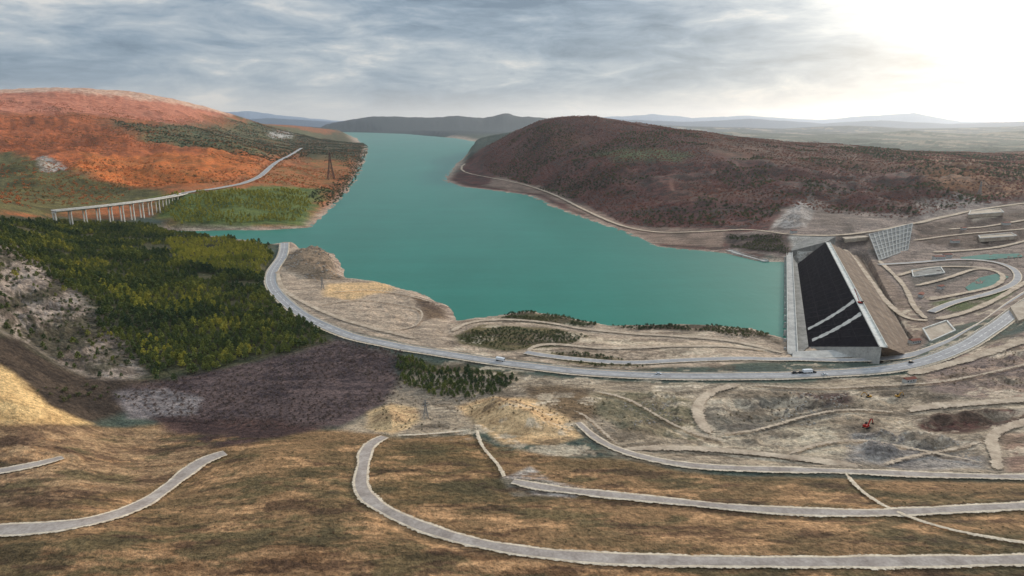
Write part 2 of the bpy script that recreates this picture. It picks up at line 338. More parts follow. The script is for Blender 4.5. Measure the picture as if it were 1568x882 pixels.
paint(m,(66,84,104),(60,78,96),ss((Y-17000)/3000)); paint(m,(90,112,136),(84,106,130),ss((Y-26000)/4000))  # paler blue haze tint painted onto the farthest ridges
q=fbm(X/260,Y/700,5,95,.6); k=np.where((Y>2600)&(Y<14000)&(X/Y>.1))[0]; paint(k,(146,132,110),(112,104,92),ss((q[k]-.15)/.12)*.6); paint(k,(44,56,46),(38,48,42),ss((-q[k]-.08)/.12)*.7)
nz=fbm(X/90,Y/90,5,51)+.4*fbm(X/18,Y/18,3,52)
for cvr in COVER:
    poly,a,b,f=cvr[:4]
    P=wpoly(poly,cvr[4] if len(cvr)>4 else 1e9); x0,y0=P.min(0);x1,y1=P.max(0)
    idx=np.where((X>x0-60)&(X<x1+60)&(Y>y0-60)&(Y<y1+60))[0]
    if not len(idx): continue
    d=poly_sd(X[idx],Y[idx],P); fe=f*Y[idx]+1.5
    w=ss(.5-(d+nz[idx]*fe*1.8)/(2*fe)); k=w>0
    paint(idx[k],a,b,w[k])
fg=wpoly([(-600,668),(300,660),(600,675),(740,668),(880,705),(1300,733),(2000,740),(2000,1000),(-600,1000)])
k=np.where(Y<520)[0]; w0=ss(-poly_sd(X[k],Y[k],fg)/10)
q=fbm(X[k]/30,Y[k]/9,6,101,.68); paint(k,(184,142,102),(142,108,76),w0*ss((q-.06)/.2)*.7)
q=fbm(X[k]/40,Y[k]/14,6,111,.66); paint(k,(86,78,54),(64,58,42),w0*ss((q-.06)/.2)*.75)
q=fbm(X[k]/26,Y[k]/6,6,121,.7); paint(k,(80,58,46),(58,44,36),w0*ss((q-.12)/.15)*.65)
k=np.where((Y<760)&(Y>330)&(X>-60))[0]; w0=1-ss(-poly_sd(X[k],Y[k],fg)/6); w0*=ss(SD[k]/12)
q=fbm(X[k]/28,Y[k]/16,6,131,.66); paint(k,(196,178,154),(160,142,120),w0*ss((q-.12)/.12)*.65)
q=fbm(X[k]/24,Y[k]/14,6,141,.66); paint(k,(92,78,64),(70,60,50),w0*ss((q-.1)/.12)*.6)
P=wpoly(ROCK); k=np.where((X<-150)&(Y<1600))[0]; w0=ss(-poly_sd(X[k],Y[k],P)/15)
q=fbm(X[k]/60,Y[k]/60+Z[k]/5,5,151,.6); paint(k,(160,144,130),(116,102,92),w0*ss((q-.08)/.15)*.6); paint(k,(66,62,46),(52,48,38),w0*ss((-q-.06)/.12)*.85)
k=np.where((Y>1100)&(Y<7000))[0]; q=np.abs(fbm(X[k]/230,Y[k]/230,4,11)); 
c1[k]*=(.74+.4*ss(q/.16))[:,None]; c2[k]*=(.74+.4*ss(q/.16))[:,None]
wsh=.019*Y+4
k=np.where((SD>-20)&(SD<wsh*1.6)&(Y<9000)&(MD>0))[0]
paint(k,(184,162,142),(128,108,94),(1-ss((SD[k]+nz[k]*4)/(wsh[k])))*.92)
k=np.where((Y>4000)&(Y<6400)&(X/Y<-.36))[0]
paint(k,(216,182,154),(150,106,86),ss((Z[k]-(378-(Y[k]-4500)*.10)+30*nz[k])/26)*.9)
me=bpy.data.meshes.new('terrain')
nv=NC*NR; me.vertices.add(nv); me.vertices.foreach_set('co',np.stack([X,Y,Z],1).ravel())
ii=(np.arange(NR-1)[:,None]*NC+np.arange(NC-1)[None]).ravel()
q=np.stack([ii,ii+1,ii+NC+1,ii+NC],1)
me.loops.add(q.size); me.loops.foreach_set('vertex_index',q.ravel())
me.polygons.add(len(q)); me.polygons.foreach_set('loop_start',np.arange(len(q))*4)
me.polygons.foreach_set('use_smooth',np.ones(len(q),bool)); me.update(calc_edges=True)
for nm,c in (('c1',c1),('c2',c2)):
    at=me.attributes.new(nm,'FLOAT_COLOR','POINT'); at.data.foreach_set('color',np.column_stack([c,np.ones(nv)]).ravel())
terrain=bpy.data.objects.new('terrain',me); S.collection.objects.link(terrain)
# ------------------------------------------------------------------ material helpers
class NT:
    def __init__(s,nt): s.nt=nt; s.n=nt.nodes; s.l=nt.links
    def new(s,t,**k):
        n=s.n.new(t)
        for a,b in k.items(): setattr(n,a,b)
        return n
    def link(s,a,b): s.l.new(a,b)
    def noise(s,vec,scale,detail=4,rough=.5):
        n=s.new('ShaderNodeTexNoise'); n.inputs['Scale'].default_value=scale; n.inputs['Detail'].default_value=detail; n.inputs['Roughness'].default_value=rough
        s.link(vec,n.inputs['Vector']); return n.outputs['Fac']
    def ramp(s,f,a,b,va=0.,vb=1.):
        n=s.new('ShaderNodeMapRange'); n.inputs[1].default_value=a;n.inputs[2].default_value=b;n.inputs[3].default_value=va;n.inputs[4].default_value=vb
        s.link(f,n.inputs[0]); return n.outputs[0]
    def math(s,op,a,b=None):
        n=s.new('ShaderNodeMath',operation=op)
        for i,v in enumerate((a,b)):
            if v is None: continue
            if isinstance(v,(int,float)): n.inputs[i].default_value=v
            else: s.link(v,n.inputs[i])
        return n.outputs[0]
    def mix(s,f,a,b,bt='MIX'):
        n=s.new('ShaderNodeMix',data_type='RGBA',blend_type=bt)
        for i,v in ((0,f),(6,a),(7,b)):
            if isinstance(v,(int,float)): n.inputs[i].default_value=v
            elif isinstance(v,(tuple,list,np.ndarray)): n.inputs[i].default_value=(*[float(q) for q in v[:3]],1)
            else: s.link(v,n.inputs[i])
        return n.outputs[2]
def newmat(nm,spec=.1):
    m=bpy.data.materials.new(nm); m.use_nodes=True; k=NT(m.node_tree); b=k.n['Principled BSDF']; b.inputs['Roughness'].default_value=.95
    b.inputs['Specular IOR Level'].default_value=spec
    return m,k,b
def posv(k,sc=(1,1,1)):
    g=k.new('ShaderNodeNewGeometry')
    mp=k.new('ShaderNodeVectorMath',operation='MULTIPLY'); k.link(g.outputs['Position'],mp.inputs[0]); mp.inputs[1].default_value=sc; return mp.outputs[0]
def two(nm,a,b,sc=.3,rough=.95,bump=.0,stretch=(1,1,1),fade=False,spec=.05):
    m,k,p=newmat(nm,spec); v=posv(k,stretch); n=k.noise(v,sc,6,.66); n2=k.noise(v,sc*6,3,.6)
    c=k.mix(k.ramp(n,.35,.65),s2l(a),s2l(b)); q=k.new('ShaderNodeVectorMath',operation='SCALE'); k.link(c,q.inputs[0]); k.link(k.ramp(n2,.3,.7,.82,1.16),q.inputs['Scale'])
    k.link(q.outputs[0],p.inputs['Base Color']); p.inputs['Roughness'].default_value=rough
    if bump:
        bp=k.new('ShaderNodeBump'); bp.inputs['Distance'].default_value=bump; k.link(n,bp.inputs['Height']); k.link(bp.outputs[0],p.inputs['Normal'])
    if fade: # ragged verge: gravel thins out over the soil
        at=k.new('ShaderNodeAttribute',attribute_name='cover'); nn=k.noise(posv(k),.55,3,.6)
        f=k.ramp(k.math('ADD',at.outputs['Fac'],k.math('MULTIPLY',k.ramp(nn,.25,.75,-1,1),.42)),.42,.62)
        k.link(f,p.inputs['Alpha'])
    return m
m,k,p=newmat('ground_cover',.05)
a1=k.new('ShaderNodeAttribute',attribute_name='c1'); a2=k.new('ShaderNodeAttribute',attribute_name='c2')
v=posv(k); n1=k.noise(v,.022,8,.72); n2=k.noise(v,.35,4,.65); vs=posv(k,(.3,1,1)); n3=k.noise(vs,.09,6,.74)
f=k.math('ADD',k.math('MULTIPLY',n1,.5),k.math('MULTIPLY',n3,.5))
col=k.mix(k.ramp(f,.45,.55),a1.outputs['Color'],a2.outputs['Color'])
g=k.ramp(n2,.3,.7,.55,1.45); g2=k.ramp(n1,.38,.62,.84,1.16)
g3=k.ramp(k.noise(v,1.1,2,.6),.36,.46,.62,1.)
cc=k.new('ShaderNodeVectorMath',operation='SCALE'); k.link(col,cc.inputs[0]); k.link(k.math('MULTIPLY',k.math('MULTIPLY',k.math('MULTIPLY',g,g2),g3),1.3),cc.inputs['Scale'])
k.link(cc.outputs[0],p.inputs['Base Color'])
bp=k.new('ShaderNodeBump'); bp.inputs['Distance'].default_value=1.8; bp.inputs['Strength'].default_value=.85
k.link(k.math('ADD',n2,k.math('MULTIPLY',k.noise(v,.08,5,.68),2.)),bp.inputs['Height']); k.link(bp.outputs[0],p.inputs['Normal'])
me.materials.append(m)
# ------------------------------------------------------------------ water
def mesh_obj(nm,verts,faces,mats=(),fm=None,smooth=False):
    me=bpy.data.meshes.new(nm); me.from_pydata([tuple(map(float,v)) for v in verts],[],faces)
    for x in mats: me.materials.append(x)
    if fm is not None: me.polygons.foreach_set('material_index',fm)
    if smooth: me.polygons.foreach_set('use_smooth',[True]*len(me.polygons))
    me.update(); o=bpy.data.objects.new(nm,me); S.collection.objects.link(o); return o
m,k,p=newmat('lake_water')
nb=k.noise(posv(k,(1,.5,1)),.12,5,.6); nl=k.noise(posv(k,(1,.3,1)),.004,5,.65); nl2=k.noise(posv(k,(.25,1,1)),.02,5,.7)
k.link(k.mix(k.ramp(k.math('ADD',k.math('MULTIPLY',nl,.6),k.math('MULTIPLY',nl2,.4)),.38,.62),s2l((14,104,84)),s2l((30,118,98))),p.inputs['Base Color'])
p.inputs['Roughness'].default_value=.32; p.inputs['Specular IOR Level'].default_value=.12
bp=k.new('ShaderNodeBump'); bp.inputs['Distance'].default_value=.5; bp.inputs['Strength'].default_value=.35; k.link(nb,bp.inputs['Height']); k.link(bp.outputs[0],p.inputs['Normal'])
WM=m
L=np.array(LAKE); nl_=len(L); area=.5*np.sum(L[:,0]*np.roll(L[:,1],-1)-np.roll(L[:,0],-1)*L[:,1]); sg=1 if area>0 else -1
out=[]
for i in range(nl_):
    e=L[(i+1)%nl_]-L[i-1]; nn=np.array([e[1],-e[0]])*sg; nn/=np.hypot(*nn)
    out.append(L[i]+nn*(0 if LK[i][0]>1190 else (.006*L[i][1]+2)))
tri=tessellate_polygon([[Vector((a,b,0)) for a,b in out]])
lake=mesh_obj('lake',[(a,b,0) for a,b in out],[tuple(t) for t in tri],[WM])
if lake.data.polygons[0].normal.z<0: lake.data.flip_normals()
WP=two('river_water',(84,124,112),(72,110,100),.05,.9,spec=.02)
def pond(pts):
    tri=tessellate_polygon([[Vector((a,b,0)) for a,b,c in [cz(u,v,0) for u,v in pts]]])
    g=raycast(np.array([q[0] for q in pts]),np.array([q[1] for q in pts])); z,_,_=hfin(g[:,0],g[:,1])
    zz=float(np.median(z))+.6; P=[cz(u,v,zz) for u,v in pts]
    return mesh_obj('river_pond',P,[tuple(t) for t in tri],[WP])
pond([(1478,440),(1500,425),(1530,418),(1545,424),(1530,434),(1500,443),(1484,446)])
pond([(1470,394),(1510,389),(1560,388),(1568,393),(1520,397),(1480,399)])
# ------------------------------------------------------------------ roads geometry
M_as=two('asphalt',(168,163,160),(146,142,140),.08); M_line=two('road_paint',(226,224,216),(200,196,188),.4)
M_sh=two('gravel_verge',(222,204,178),(184,164,140),.25,fade=True); M_gr=two('gravel',(176,163,152),(144,131,121),.12); M_di=two('packed_dirt',(198,178,154),(158,138,118),.1,fade=True)
M_co=two('concrete',(188,183,174),(154,150,144),.12); M_cod=two('weathered_concrete',(150,146,138),(114,110,104),.1)
ri=0
for nm,kd,w,P in ROADS:
    h=w/2
    if kd in('hw','far'): prof=[(-h-3,3,0),(-h-1.2,3,1),(-h,0,1),(-h+.8,1,1),(-h+1.2,0,1),(-.25,2,1),(.25,0,1),(h-1.2,1,1),(h-.8,0,1),(h,3,1),(h+1.2,3,1),(h+3,None,0)]
    elif kd=='pave': prof=[(-h-2,3,0),(-h-.3,3,1),(-h,0,1),(h,3,1),(h+.3,3,1),(h+2,None,0)]
    elif kd=='gravel': prof=[(-h-1.8,3,0),(-h-.5,3,.9),(-h+.2,0,1),(-.8,0,1),(.8,0,1),(h-.2,3,1),(h+.5,3,.9),(h+1.8,None,0)]
    elif kd=='thin': prof=[(-h-.6,3,.1),(-h*.4,3,1),(h*.4,3,1),(h+.6,None,.1)]
    else: prof=[(-h-2,0,0),(-h*.55,0,1),(h*.55,0,1),(h+2,None,0)]
    if nm=='vehicle_track': prof=[(-h-1.2,0,0),(-h*.2,0,.75),(h*.2,0,.75),(h+1.2,None,0)]
    mats={'hw':[M_as,M_line,M_line,M_sh],'far':[M_as,M_line,M_line,M_sh],'pave':[M_as,M_line,M_line,M_sh],'gravel':[M_gr,M_line,M_line,M_sh],'thin':[M_sh]*4,'dirt':[M_di]*4}[kd]
    seg=np.hypot(*(P[1:,:2]-P[:-1,:2]).T); s=np.concatenate([[0],np.cumsum(seg)]); n=max(8,int(s[-1]/5)); sn=np.linspace(0,s[-1],n)
    Q=np.stack([np.interp(sn,s,P[:,j]) for j in range(3)],1)
    for it in range(4): Q[1:-1]=.25*Q[:-2]+.5*Q[1:-1]+.25*Q[2:]
    T=np.gradient(Q[:,:2],axis=0); T/=np.linalg.norm(T,axis=1)[:,None]+1e-9; Nn=np.stack([-T[:,1],T[:,0]],1)
    rough_=kd not in('hw','far','pave')
    rg=(1+.16*vn(sn/14,sn*0+ri,77)+.06*vn(sn/5,sn*0+ri,78)) if rough_ else np.ones(n)
    endf=ss(np.minimum(sn,s[-1]-sn)/(9 if rough_ else .1)) if rough_ else np.ones(n)
    lift=.12+Q[:,1]*.0007
    vs=[];fs=[];fm=[];cv=[]
    c=len(prof)
    for i in range(n):
        for j,(o_,mi,a_) in enumerate(prof):
            oo=o_*rg[i]*(.45+.55*endf[i] if kd!='gravel' else .8+.2*endf[i]); q=Q[i,:2]+Nn[i]*oo
            z=Q[i,2]+lift[i]+.02*ri-(.2 if a_<.5 else 0)
            if kd=='gravel' and abs(o_)<h: z+=.05*(1-abs(o_)/h)
            vs.append((q[0],q[1],z)); cv.append(a_*(endf[i] if kd!='gravel' else 1))
    for i in range(n-1):
        for j in range(c-1):
            mi=prof[j][1]
            if mi==2 and i%3==0: mi=0
            fs.append((i*c+j+1,i*c+j,(i+1)*c+j,(i+1)*c+j+1)); fm.append(mi)
    o=mesh_obj(nm,vs,fs,mats,fm,True); o.data.attributes.new('cover','FLOAT','POINT').data.foreach_set('value',cv)
    if kd in('hw','far'):
        vs=[];fs=[]
        for sd_ in(-1,1):
            for i in range(n):
                q=Q[i,:2]+Nn[i]*sd_*(h+.5); b=Q[i,2]+lift[i]
                q2=q+Nn[i]*.25
                vs+= [(q[0],q[1],b+.35),(q[0],q[1],b+.85),(q2[0],q2[1],b+.85),(q2[0],q2[1],b+.35)]
            b0=len(vs)-4*n
            for i in range(1,n):
                for a in range(4): fs.append((b0+4*i-4+a,b0+4*i-4+(a+1)%4,b0+4*i+(a+1)%4,b0+4*i+a))
            for i in range(n):
                q=Q[i,:2]+Nn[i]*sd_*(h+.5); b=Q[i,2]+lift[i]; pb=len(vs)
                for dx,dy in((-.1,-.1),(.1,-.1),(.1,.1),(-.1,.1)): vs+=[(q[0]+dx,q[1]+dy,b-.4),(q[0]+dx,q[1]+dy,b+.8)]
                for a in range(4): fs.append((pb+2*a,pb+(2*a+2)%8,pb+(2*a+3)%8,pb+2*a+1))
        mesh_obj('guardrail',vs,fs,[M_co])
    ri+=1
# ------------------------------------------------------------------ solid helper
class Solid:
    def __init__(s): s.v=[];s.f=[];s.m=[]
    def hexa(s,p,mi=0):
        b=len(s.v); s.v+=p
        for f in((0,3,2,1),(4,5,6,7),(0,1,5,4),(1,2,6,5),(2,3,7,6),(3,0,4,7)): s.f.append(tuple(b+i for i in f)); s.m.append(mi)
    def box(s,c,sz,mi=0,rz=0,rx=0,ry_=0,taper=1.):
        R=Matrix.Rotation(rz,3,'Z')@Matrix.Rotation(ry_,3,'Y')@Matrix.Rotation(rx,3,'X'); p=[]
        for z in(-.5,.5):
            t=taper if z>0 else 1
            for x,y in((-.5,-.5),(.5,-.5),(.5,.5),(-.5,.5)):
                p.append(tuple(Vector(c)+R@Vector((x*sz[0]*t,y*sz[1]*t,z*sz[2]))))
        s.hexa(p,mi)
    def beam(s,a,b,w,mi=0):
        a=Vector(a);b=Vector(b);d=(b-a).normalized(); u=d.cross(Vector((0,0,1))); 
        if u.length<.1: u=d.cross(Vector((1,0,0)))
        u.normalize(); w2=d.cross(u)
        p=[tuple(q+u*x*w/2+w2*y*w/2) for q in(a,b) for x,y in((-1,-1),(1,-1),(1,1),(-1,1))]; s.hexa(p,mi)
    def cyl(s,c,r,h,ax='Y',n=10,mi=0):
        b=len(s.v)
        for e in(-.5,.5):
            for i in range(n):
                a=2*math.pi*i/n; x,y=r*math.cos(a),r*math.sin(a)
                s.v.append((c[0]+x,c[1]+e*h,c[2]+y) if ax=='Y' else (c[0]+x,c[1]+y,c[2]+e*h))
        for i in range(n): s.f.append((b+i,b+(i+1)%n,b+n+(i+1)%n,b+n+i)); s.m.append(mi)
        s.f.append(tuple(b+i for i in range(n))); s.m.append(mi); s.f.append(tuple(b+n+i for i in range(n))); s.m.append(mi)
    def obj(s,nm,mats,loc=(0,0,0),rz=0,sc=1,parent=None):
        o=mesh_obj(nm,s.v,s.f,mats,s.m); o.location=loc; o.rotation_euler=(0,0,rz); o.scale=(sc,)*3
        if parent: o.parent=parent
        return o
# ------------------------------------------------------------------ dam
def empty(nm): o=bpy.data.objects.new(nm,None); S.collection.objects.link(o); return o
M_blk=two('dark_rockfill_face',(38,35,39),(18,17,20),.35,1.,.3,spec=0.)
M_brn=two('downstream_fill',(140,120,102),(104,88,76),.06,1.,.4)
M_bm=two('berm_fill',(156,136,118),(122,106,92),.06,1.)
M_wh=two('crest_concrete',(222,218,208),(188,182,172),.15)
def lerp(a,b,t): return tuple(a[i]+(b[i]-a[i])*t for i in range(3))
def patch(nm,A,B,C_,D,mat,nu=40,nv=12,par=None,nz=0.,lift=0.):
    vs=[];fs=[]
    for i in range(nu+1):
        for j in range(nv+1):
            p=lerp(lerp(A,B,i/nu),lerp(C_,D,i/nu),j/nv)
            vs.append((p[0],p[1],p[2]+lift+nz*random.uniform(-1,1)*(0<j<nv)))
    for i in range(nu):
        for j in range(nv):
            a=i*(nv+1)+j; fs.append((a,a+nv+1,a+nv+2,a+1))
    o=mesh_obj(nm,vs,fs,[mat],None); o.parent=par; return o
dam=empty('rockfill_dam')
dr=np.array(dB)-np.array(dA); dn=np.array([-dr[1],dr[0]]); dn/=np.hypot(*dn)
if dn[0]<0: dn=-dn
off=lambda P,d,dz=0:(P[0]+dn[0]*d,P[1]+dn[1]*d,P[2]+dz)
patch('upstream_face',dA,dB,dC,dD,M_blk,40,16,dam,.3)
patch('crest',off(dA,0,.02),off(dB,0,.02),off(dA,6,.02),off(dB,6,.02),M_wh,20,2,dam)
s=Solid(); 
for d in(0.,5.6):
    a=off(dA,d);b=off(dB,d);a2=off(dA,d+.5);b2=off(dB,d+.5)
    s.hexa([a,b,b2,a2,off(dA,d,1.3),off(dB,d,1.3),off(dB,d+.5,1.3),off(dA,d+.5,1.3)],0)
s.obj('parapet',[M_wh],parent=dam)
nB=4
for i in range(nB):
    t0=i/nB;t1=(i+.85)/nB;t2=(i+1)/nB
    cA=off(dA,6);cB=off(dB,6)
    a0=lerp(cA,dE,t0);b0=lerp(cB,dF,t0)
    a1=lerp(cA,dE,t1);b1=lerp(cB,dF,t1);z1=lerp(cA,dE,t2)[2];z1b=lerp(cB,dF,t2)[2]
    a1=(a1[0],a1[1],z1);b1=(b1[0],b1[1],z1b)
    a2=lerp(cA,dE,t2);b2=lerp(cB,dF,t2)
    patch('downstream_slope',a0,b0,a1,b1,M_brn,30,5,dam,.3); patch('berm_road',a1,b1,a2,b2,M_bm,30,1,dam)
def facept(i,j): return lerp(lerp(dA,dB,i),lerp(dC,dD,i),j)
for (i0,j0),(i1,j1),w in(((.70,.02),(.86,.97),.02),((.80,.02),(.955,.93),.02)):
    vs=[];fs=[]
    for q in range(25):
        t=q/24; i=i0+(i1-i0)*t; j=j0+(j1-j0)*t; wv=w*(1+.35*math.sin(q*1.7)*math.cos(q*.6))
        for e in(-1,1):
            p=facept(i+e*wv/2,j); vs.append((p[0],p[1],p[2]+.6))
        if q: fs.append((2*q-2,2*q-1,2*q+1,2*q))
    o=mesh_obj('ramp',vs,fs,[M_co]); o.parent=dam
M_mid=two('face_joint',(58,54,56),(42,40,42),.4,spec=0)
for i in np.arange(.04,.95,.045):
    vs=[facept(i+e*.0014,j) for j in np.linspace(.03,.97,14) for e in(-1,1)]; vs=[(a,b,c+.5) for a,b,c in vs]
    o=mesh_obj('joint_strip',vs,[(2*q,2*q+1,2*q+3,2*q+2) for q in range(13)],[M_mid]); o.parent=dam
for j in (.25,.5,.75):
    vs=[facept(i,j+e*.004) for i in np.linspace(.03,.97,24) for e in(-1,1)]; vs=[(a,b,c+.56) for a,b,c in vs]
    o=mesh_obj('lift_strip',vs,[(2*q,2*q+1,2*q+3,2*q+2) for q in range(23)],[M_mid]); o.parent=dam
patch('toe_platform',(dC[0],dC[1],dC[2]+.3),(dD[0],dD[1],dD[2]+.3),(oA[0]+3,oA[1]+5,1.8),(oB[0]+3,oB[1],2.3),M_cod,20,4,dam)
s=Solid(); e1=cz(1213,549,7);e2=cz(1366,545,8.5);e3=cz(1358,533,9);e4=cz(1214,538,6.5)
s.hexa([(q[0],q[1],-8) for q in(e1,e2,e3,e4)]+[e1,e2,e3,e4],0); s.obj('abutment_platform',[M_co],parent=dam)
s=Solid(); e1=cz(1212,384,8);e2=cz(1266,370,20);e3=cz(1280,362,22);e4=cz(1214,364,12)
s.hexa([(q[0],q[1],-10) for q in(e1,e2,e3,e4)]+[e1,e2,e3,e4],0); s.obj('far_abutment',[M_cod],parent=dam)
s=Solid(); s.hexa([(dD[0],dD[1],-8),(dB[0],dB[1],-8),(dB[0]+1,dB[1]-2,-8),(dD[0]+1,dD[1]-2,-8),dD,dB,(dB[0]+1,dB[1]-2,dB[2]),(dD[0]+1,dD[1]-2,dD[2])],0); s.obj('end_wall',[M_co],parent=dam)
patch('end_slope',(dB[0],dB[1]-2,dB[2]),off((dB[0],dB[1]-1,dB[2]),6),cz(1352,548,8.6),cz(1392,545,8.8),M_brn,8,8,dam,.3)
patch('end_slope',off((dB[0],dB[1]-1,dB[2]),6),dF,cz(1392,545,8.8),cz(1408,530,6),M_brn,8,8,dam,.3)
od=empty('gravity_dam'); s=Solid()
a=Vector(oA);b=Vector(oB);d=(b-a).normalized();n_=Vector((-d.y,d.x,0)); n_=n_ if n_.x<0 else -n_
def wall(a,b,w0,w1,z0,z1,mi,o_=0):
    A=a+n_*o_;B=b+n_*o_
    s.hexa([(*(A+n_*w0).xy,z0),(*(B+n_*w0).xy,z0),(*(B-n_*w0).xy,z0),(*(A-n_*w0).xy,z0),(*(A+n_*w1).xy,z1),(*(B+n_*w1).xy,z1),(*(B-n_*w1).xy,z1),(*(A-n_*w1).xy,z1)],mi)
wall(a,b,6,4.2,-18,5.5,0); wall(a,b,.25,.25,5.5,6.7,1,4.0); wall(a,b,.25,.25,5.5,6.7,1,-4.0)
for i in range(18):
    t=(i+.5)/18; c=a.lerp(b,t)+n_*6.2; s.box((c.x,c.y,-1),(1.6,2.2,14),0,rz=math.atan2(d.y,d.x))
s.obj('crest_wall',[M_co,M_wh],parent=od)
s=Solid()
for i,(u,v) in enumerate(((1118,385),(1130,389),(1142,392),(1154,395),(1166,398))):
    x,y,z=cz(u,v,1.); s.box((x,y,.6-i*.1),(9,22,4.5-i*.5),0,rz=.35); s.box((x+4,y+2,1.6-i*.2),(.8,20,4),0,rz=.35)
s.obj('old_spillway',[M_co])
def ground(u,v):
    P=raycast(np.array([u]),np.array([v]))[0]
    z,_,_=hfin(np.array([P[0]]),np.array([P[1]])); return (float(P[0]),float(P[1]),float(z[0]))
# graded pads and basins of the works
def pad(nm,pts,mat,rim=True,th=6):
    G=[ground(u,v) for u,v in pts]; z=max(g[2] for g in G)*.6+.4*sum(g[2] for g in G)/4+.6; s=Solid()
    s.hexa([(g[0],g[1],z-th) for g in G]+[(g[0],g[1],z) for g in G],0)
    if rim:
        for i in range(4):
            a,b=G[i],G[(i+1)%4]; s.beam((a[0],a[1],z+.5),(b[0],b[1],z+.5),1.2,1)
    s.obj(nm,[mat,M_wh])
M_pad=two('graded_gravel',(186,170,150),(156,138,120),.08)
pad('works_platform',[(1482,335),(1536,330),(1530,319),(1486,324)],M_pad); pad('works_platform',[(1425,523),(1462,510),(1448,500),(1412,511)],M_pad)
pad('settling_basin',[(1398,426),(1446,420),(1440,411),(1396,416)],M_cod,True,4); pad('works_platform',[(1500,372),(1556,366),(1548,358),(1498,363)],M_pad)
pad('works_platform',[(1294,372),(1330,368),(1322,360),(1288,363)],M_pad,False); pad('works_platform',[(1560,490),(1610,470),(1590,458),(1545,478)],M_pad,False)
# gridded retaining slope at the right abutment
rw=empty('retaining_slope'); r1=ground(1330,366);r2=ground(1396,350);r3=ground(1346,400);r4=ground(1390,384)
r1=(r1[0],r1[1],r1[2]+7);r2=(r2[0],r2[1],r2[2]+6);r3=(r3[0],r3[1],r3[2]+.5);r4=(r4[0],r4[1],r4[2]+.5)
patch('slab',r1,r2,r3,r4,M_cod,10,6,rw); s=Solid()
P4=lambda i,j:tuple(np.array(lerp(lerp(r1,r2,i),lerp(r3,r4,i),j))+np.array([0,0,.4]))
for i in np.linspace(0,1,11): s.beam(P4(i,0),P4(i,1),1.3,0)
for j in np.linspace(0,1,7): s.beam(P4(0,j),P4(1,j),1.4,0)
s.obj('grid_beams',[M_co],parent=rw)
M_hut=two('hut_sheet_wall',(196,194,188),(170,168,162),1); M_hr=two('hut_roof',(150,96,80),(130,86,72),1); M_gl=two('glass',(30,34,38),(24,28,32),1,.15)
# ------------------------------------------------------------------ viaduct
via=empty('viaduct'); s=Solid(); va=Vector(cz(82,323,52)); vb=Vector(ROADS[19][3][0]); 
n=14; pts=[]
bul=Vector((vb.y-va.y,-(vb.x-va.x),0)).normalized()*28
for i in range(n+1):
    t=i/n; pts.append(va.lerp(vb,t)+bul*(4*t*(1-t)))
pz,_,_=hfin(np.array([p_.x for p_ in pts]),np.array([p_.y for p_ in pts]))
for i in range(n):
    A,B=pts[i],pts[i+1]; dd=(B-A).normalized(); sd_=Vector((-dd.y,dd.x,0)).normalized()
    for w,z0,z1,mi,oo in((7.5,-.8,.3,0,0),(4.0,-2.6,-.82,1,0),(.3,.3,1.5,0,7.2),(.3,.3,1.5,0,-7.2),(6.8,.3,.36,2,0)):
        A2=A+sd_*oo;B2=B+sd_*oo
        s.hexa([tuple(q+sd_*e*w+Vector((0,0,z))) for z in(z0,z1) for q,e in((A2,1),(B2,1),(B2,-1),(A2,-1))],mi)
for i in range(0,n+1):
    p_=pts[i]; g=pz[i]-4
    if p_.z-g<8: continue
    A=pts[max(0,i-1)];B=pts[min(n,i+1)]; rz=math.atan2(B.y-A.y,B.x-A.x)
    hh=p_.z-2.6-g; sd_=Vector((-math.sin(rz),math.cos(rz),0))
    for e in(-3.5,3.5):
        c=p_+sd_*e; s.box((c.x,c.y,g+hh/2),(1.9,1.9,hh),0,rz=rz,taper=.85)
    s.box((p_.x,p_.y,p_.z-3.3),(2.4,10.5,1.3),0,rz=rz)
s.obj('deck_and_piers',[M_wh,M_cod,M_as],parent=via)
# ------------------------------------------------------------------ pylons, vehicles
M_st=two('galvanised_steel',(150,150,148),(120,120,118),1); M_rst=two('rusty_steel',(110,80,70),(90,70,62),1)
def pylon(u,v,h,mt=None):
    s=Solid(); w=h*.13
    lv=[(0,w),(.3,w*.62),(.55,w*.36),(.8,w*.2),(1,w*.06)]; c4=((-1,-1),(1,-1),(1,1),(-1,1))
    for (t0,w0),(t1,w1) in zip(lv,lv[1:]):
        for q in range(4):
            a=c4[q];b=c4[(q+1)%4]
            s.beam((a[0]*w0,a[1]*w0,t0*h),(a[0]*w1,a[1]*w1,t1*h),h*.014)
            s.beam((a[0]*w0,a[1]*w0,t0*h),(b[0]*w1,b[1]*w1,t1*h),h*.009)
            s.beam((b[0]*w0,b[1]*w0,t0*h),(a[0]*w1,a[1]*w1,t1*h),h*.009)
            s.beam((a[0]*w1,a[1]*w1,t1*h),(b[0]*w1,b[1]*w1,t1*h),h*.009)
    for t,l in((.72,.2),(.84,.16),(.95,.11)):
        for e in(-1,1):
            s.beam((0,0,t*h),(e*l*h,0,t*h),h*.013); s.beam((0,0,(t+.05)*h),(e*l*h,0,t*h),h*.008); s.beam((e*l*h,0,t*h),(e*l*h,0,(t-.04)*h),h*.012)
    g=ground(u,v); s.obj('electricity_pylon',[mt or M_st],(g[0],g[1],g[2]-.5),.5)
pylon(652,640,13);pylon(494,444,15);pylon(507,275,95,M_rst);pylon(1500,296,30)
M_bw=two('white_car_paint',(225,225,225),(215,215,215),1,.35); M_ty=two('tyre',(28,28,28),(20,20,20),1)
M_red=two('red_machine_paint',(170,44,36),(150,38,32),1,.5); M_yel=two('yellow_machine_paint',(190,140,56),(170,124,50),1,.5); M_dk=two('dark_steel',(52,50,48),(40,38,36),1)
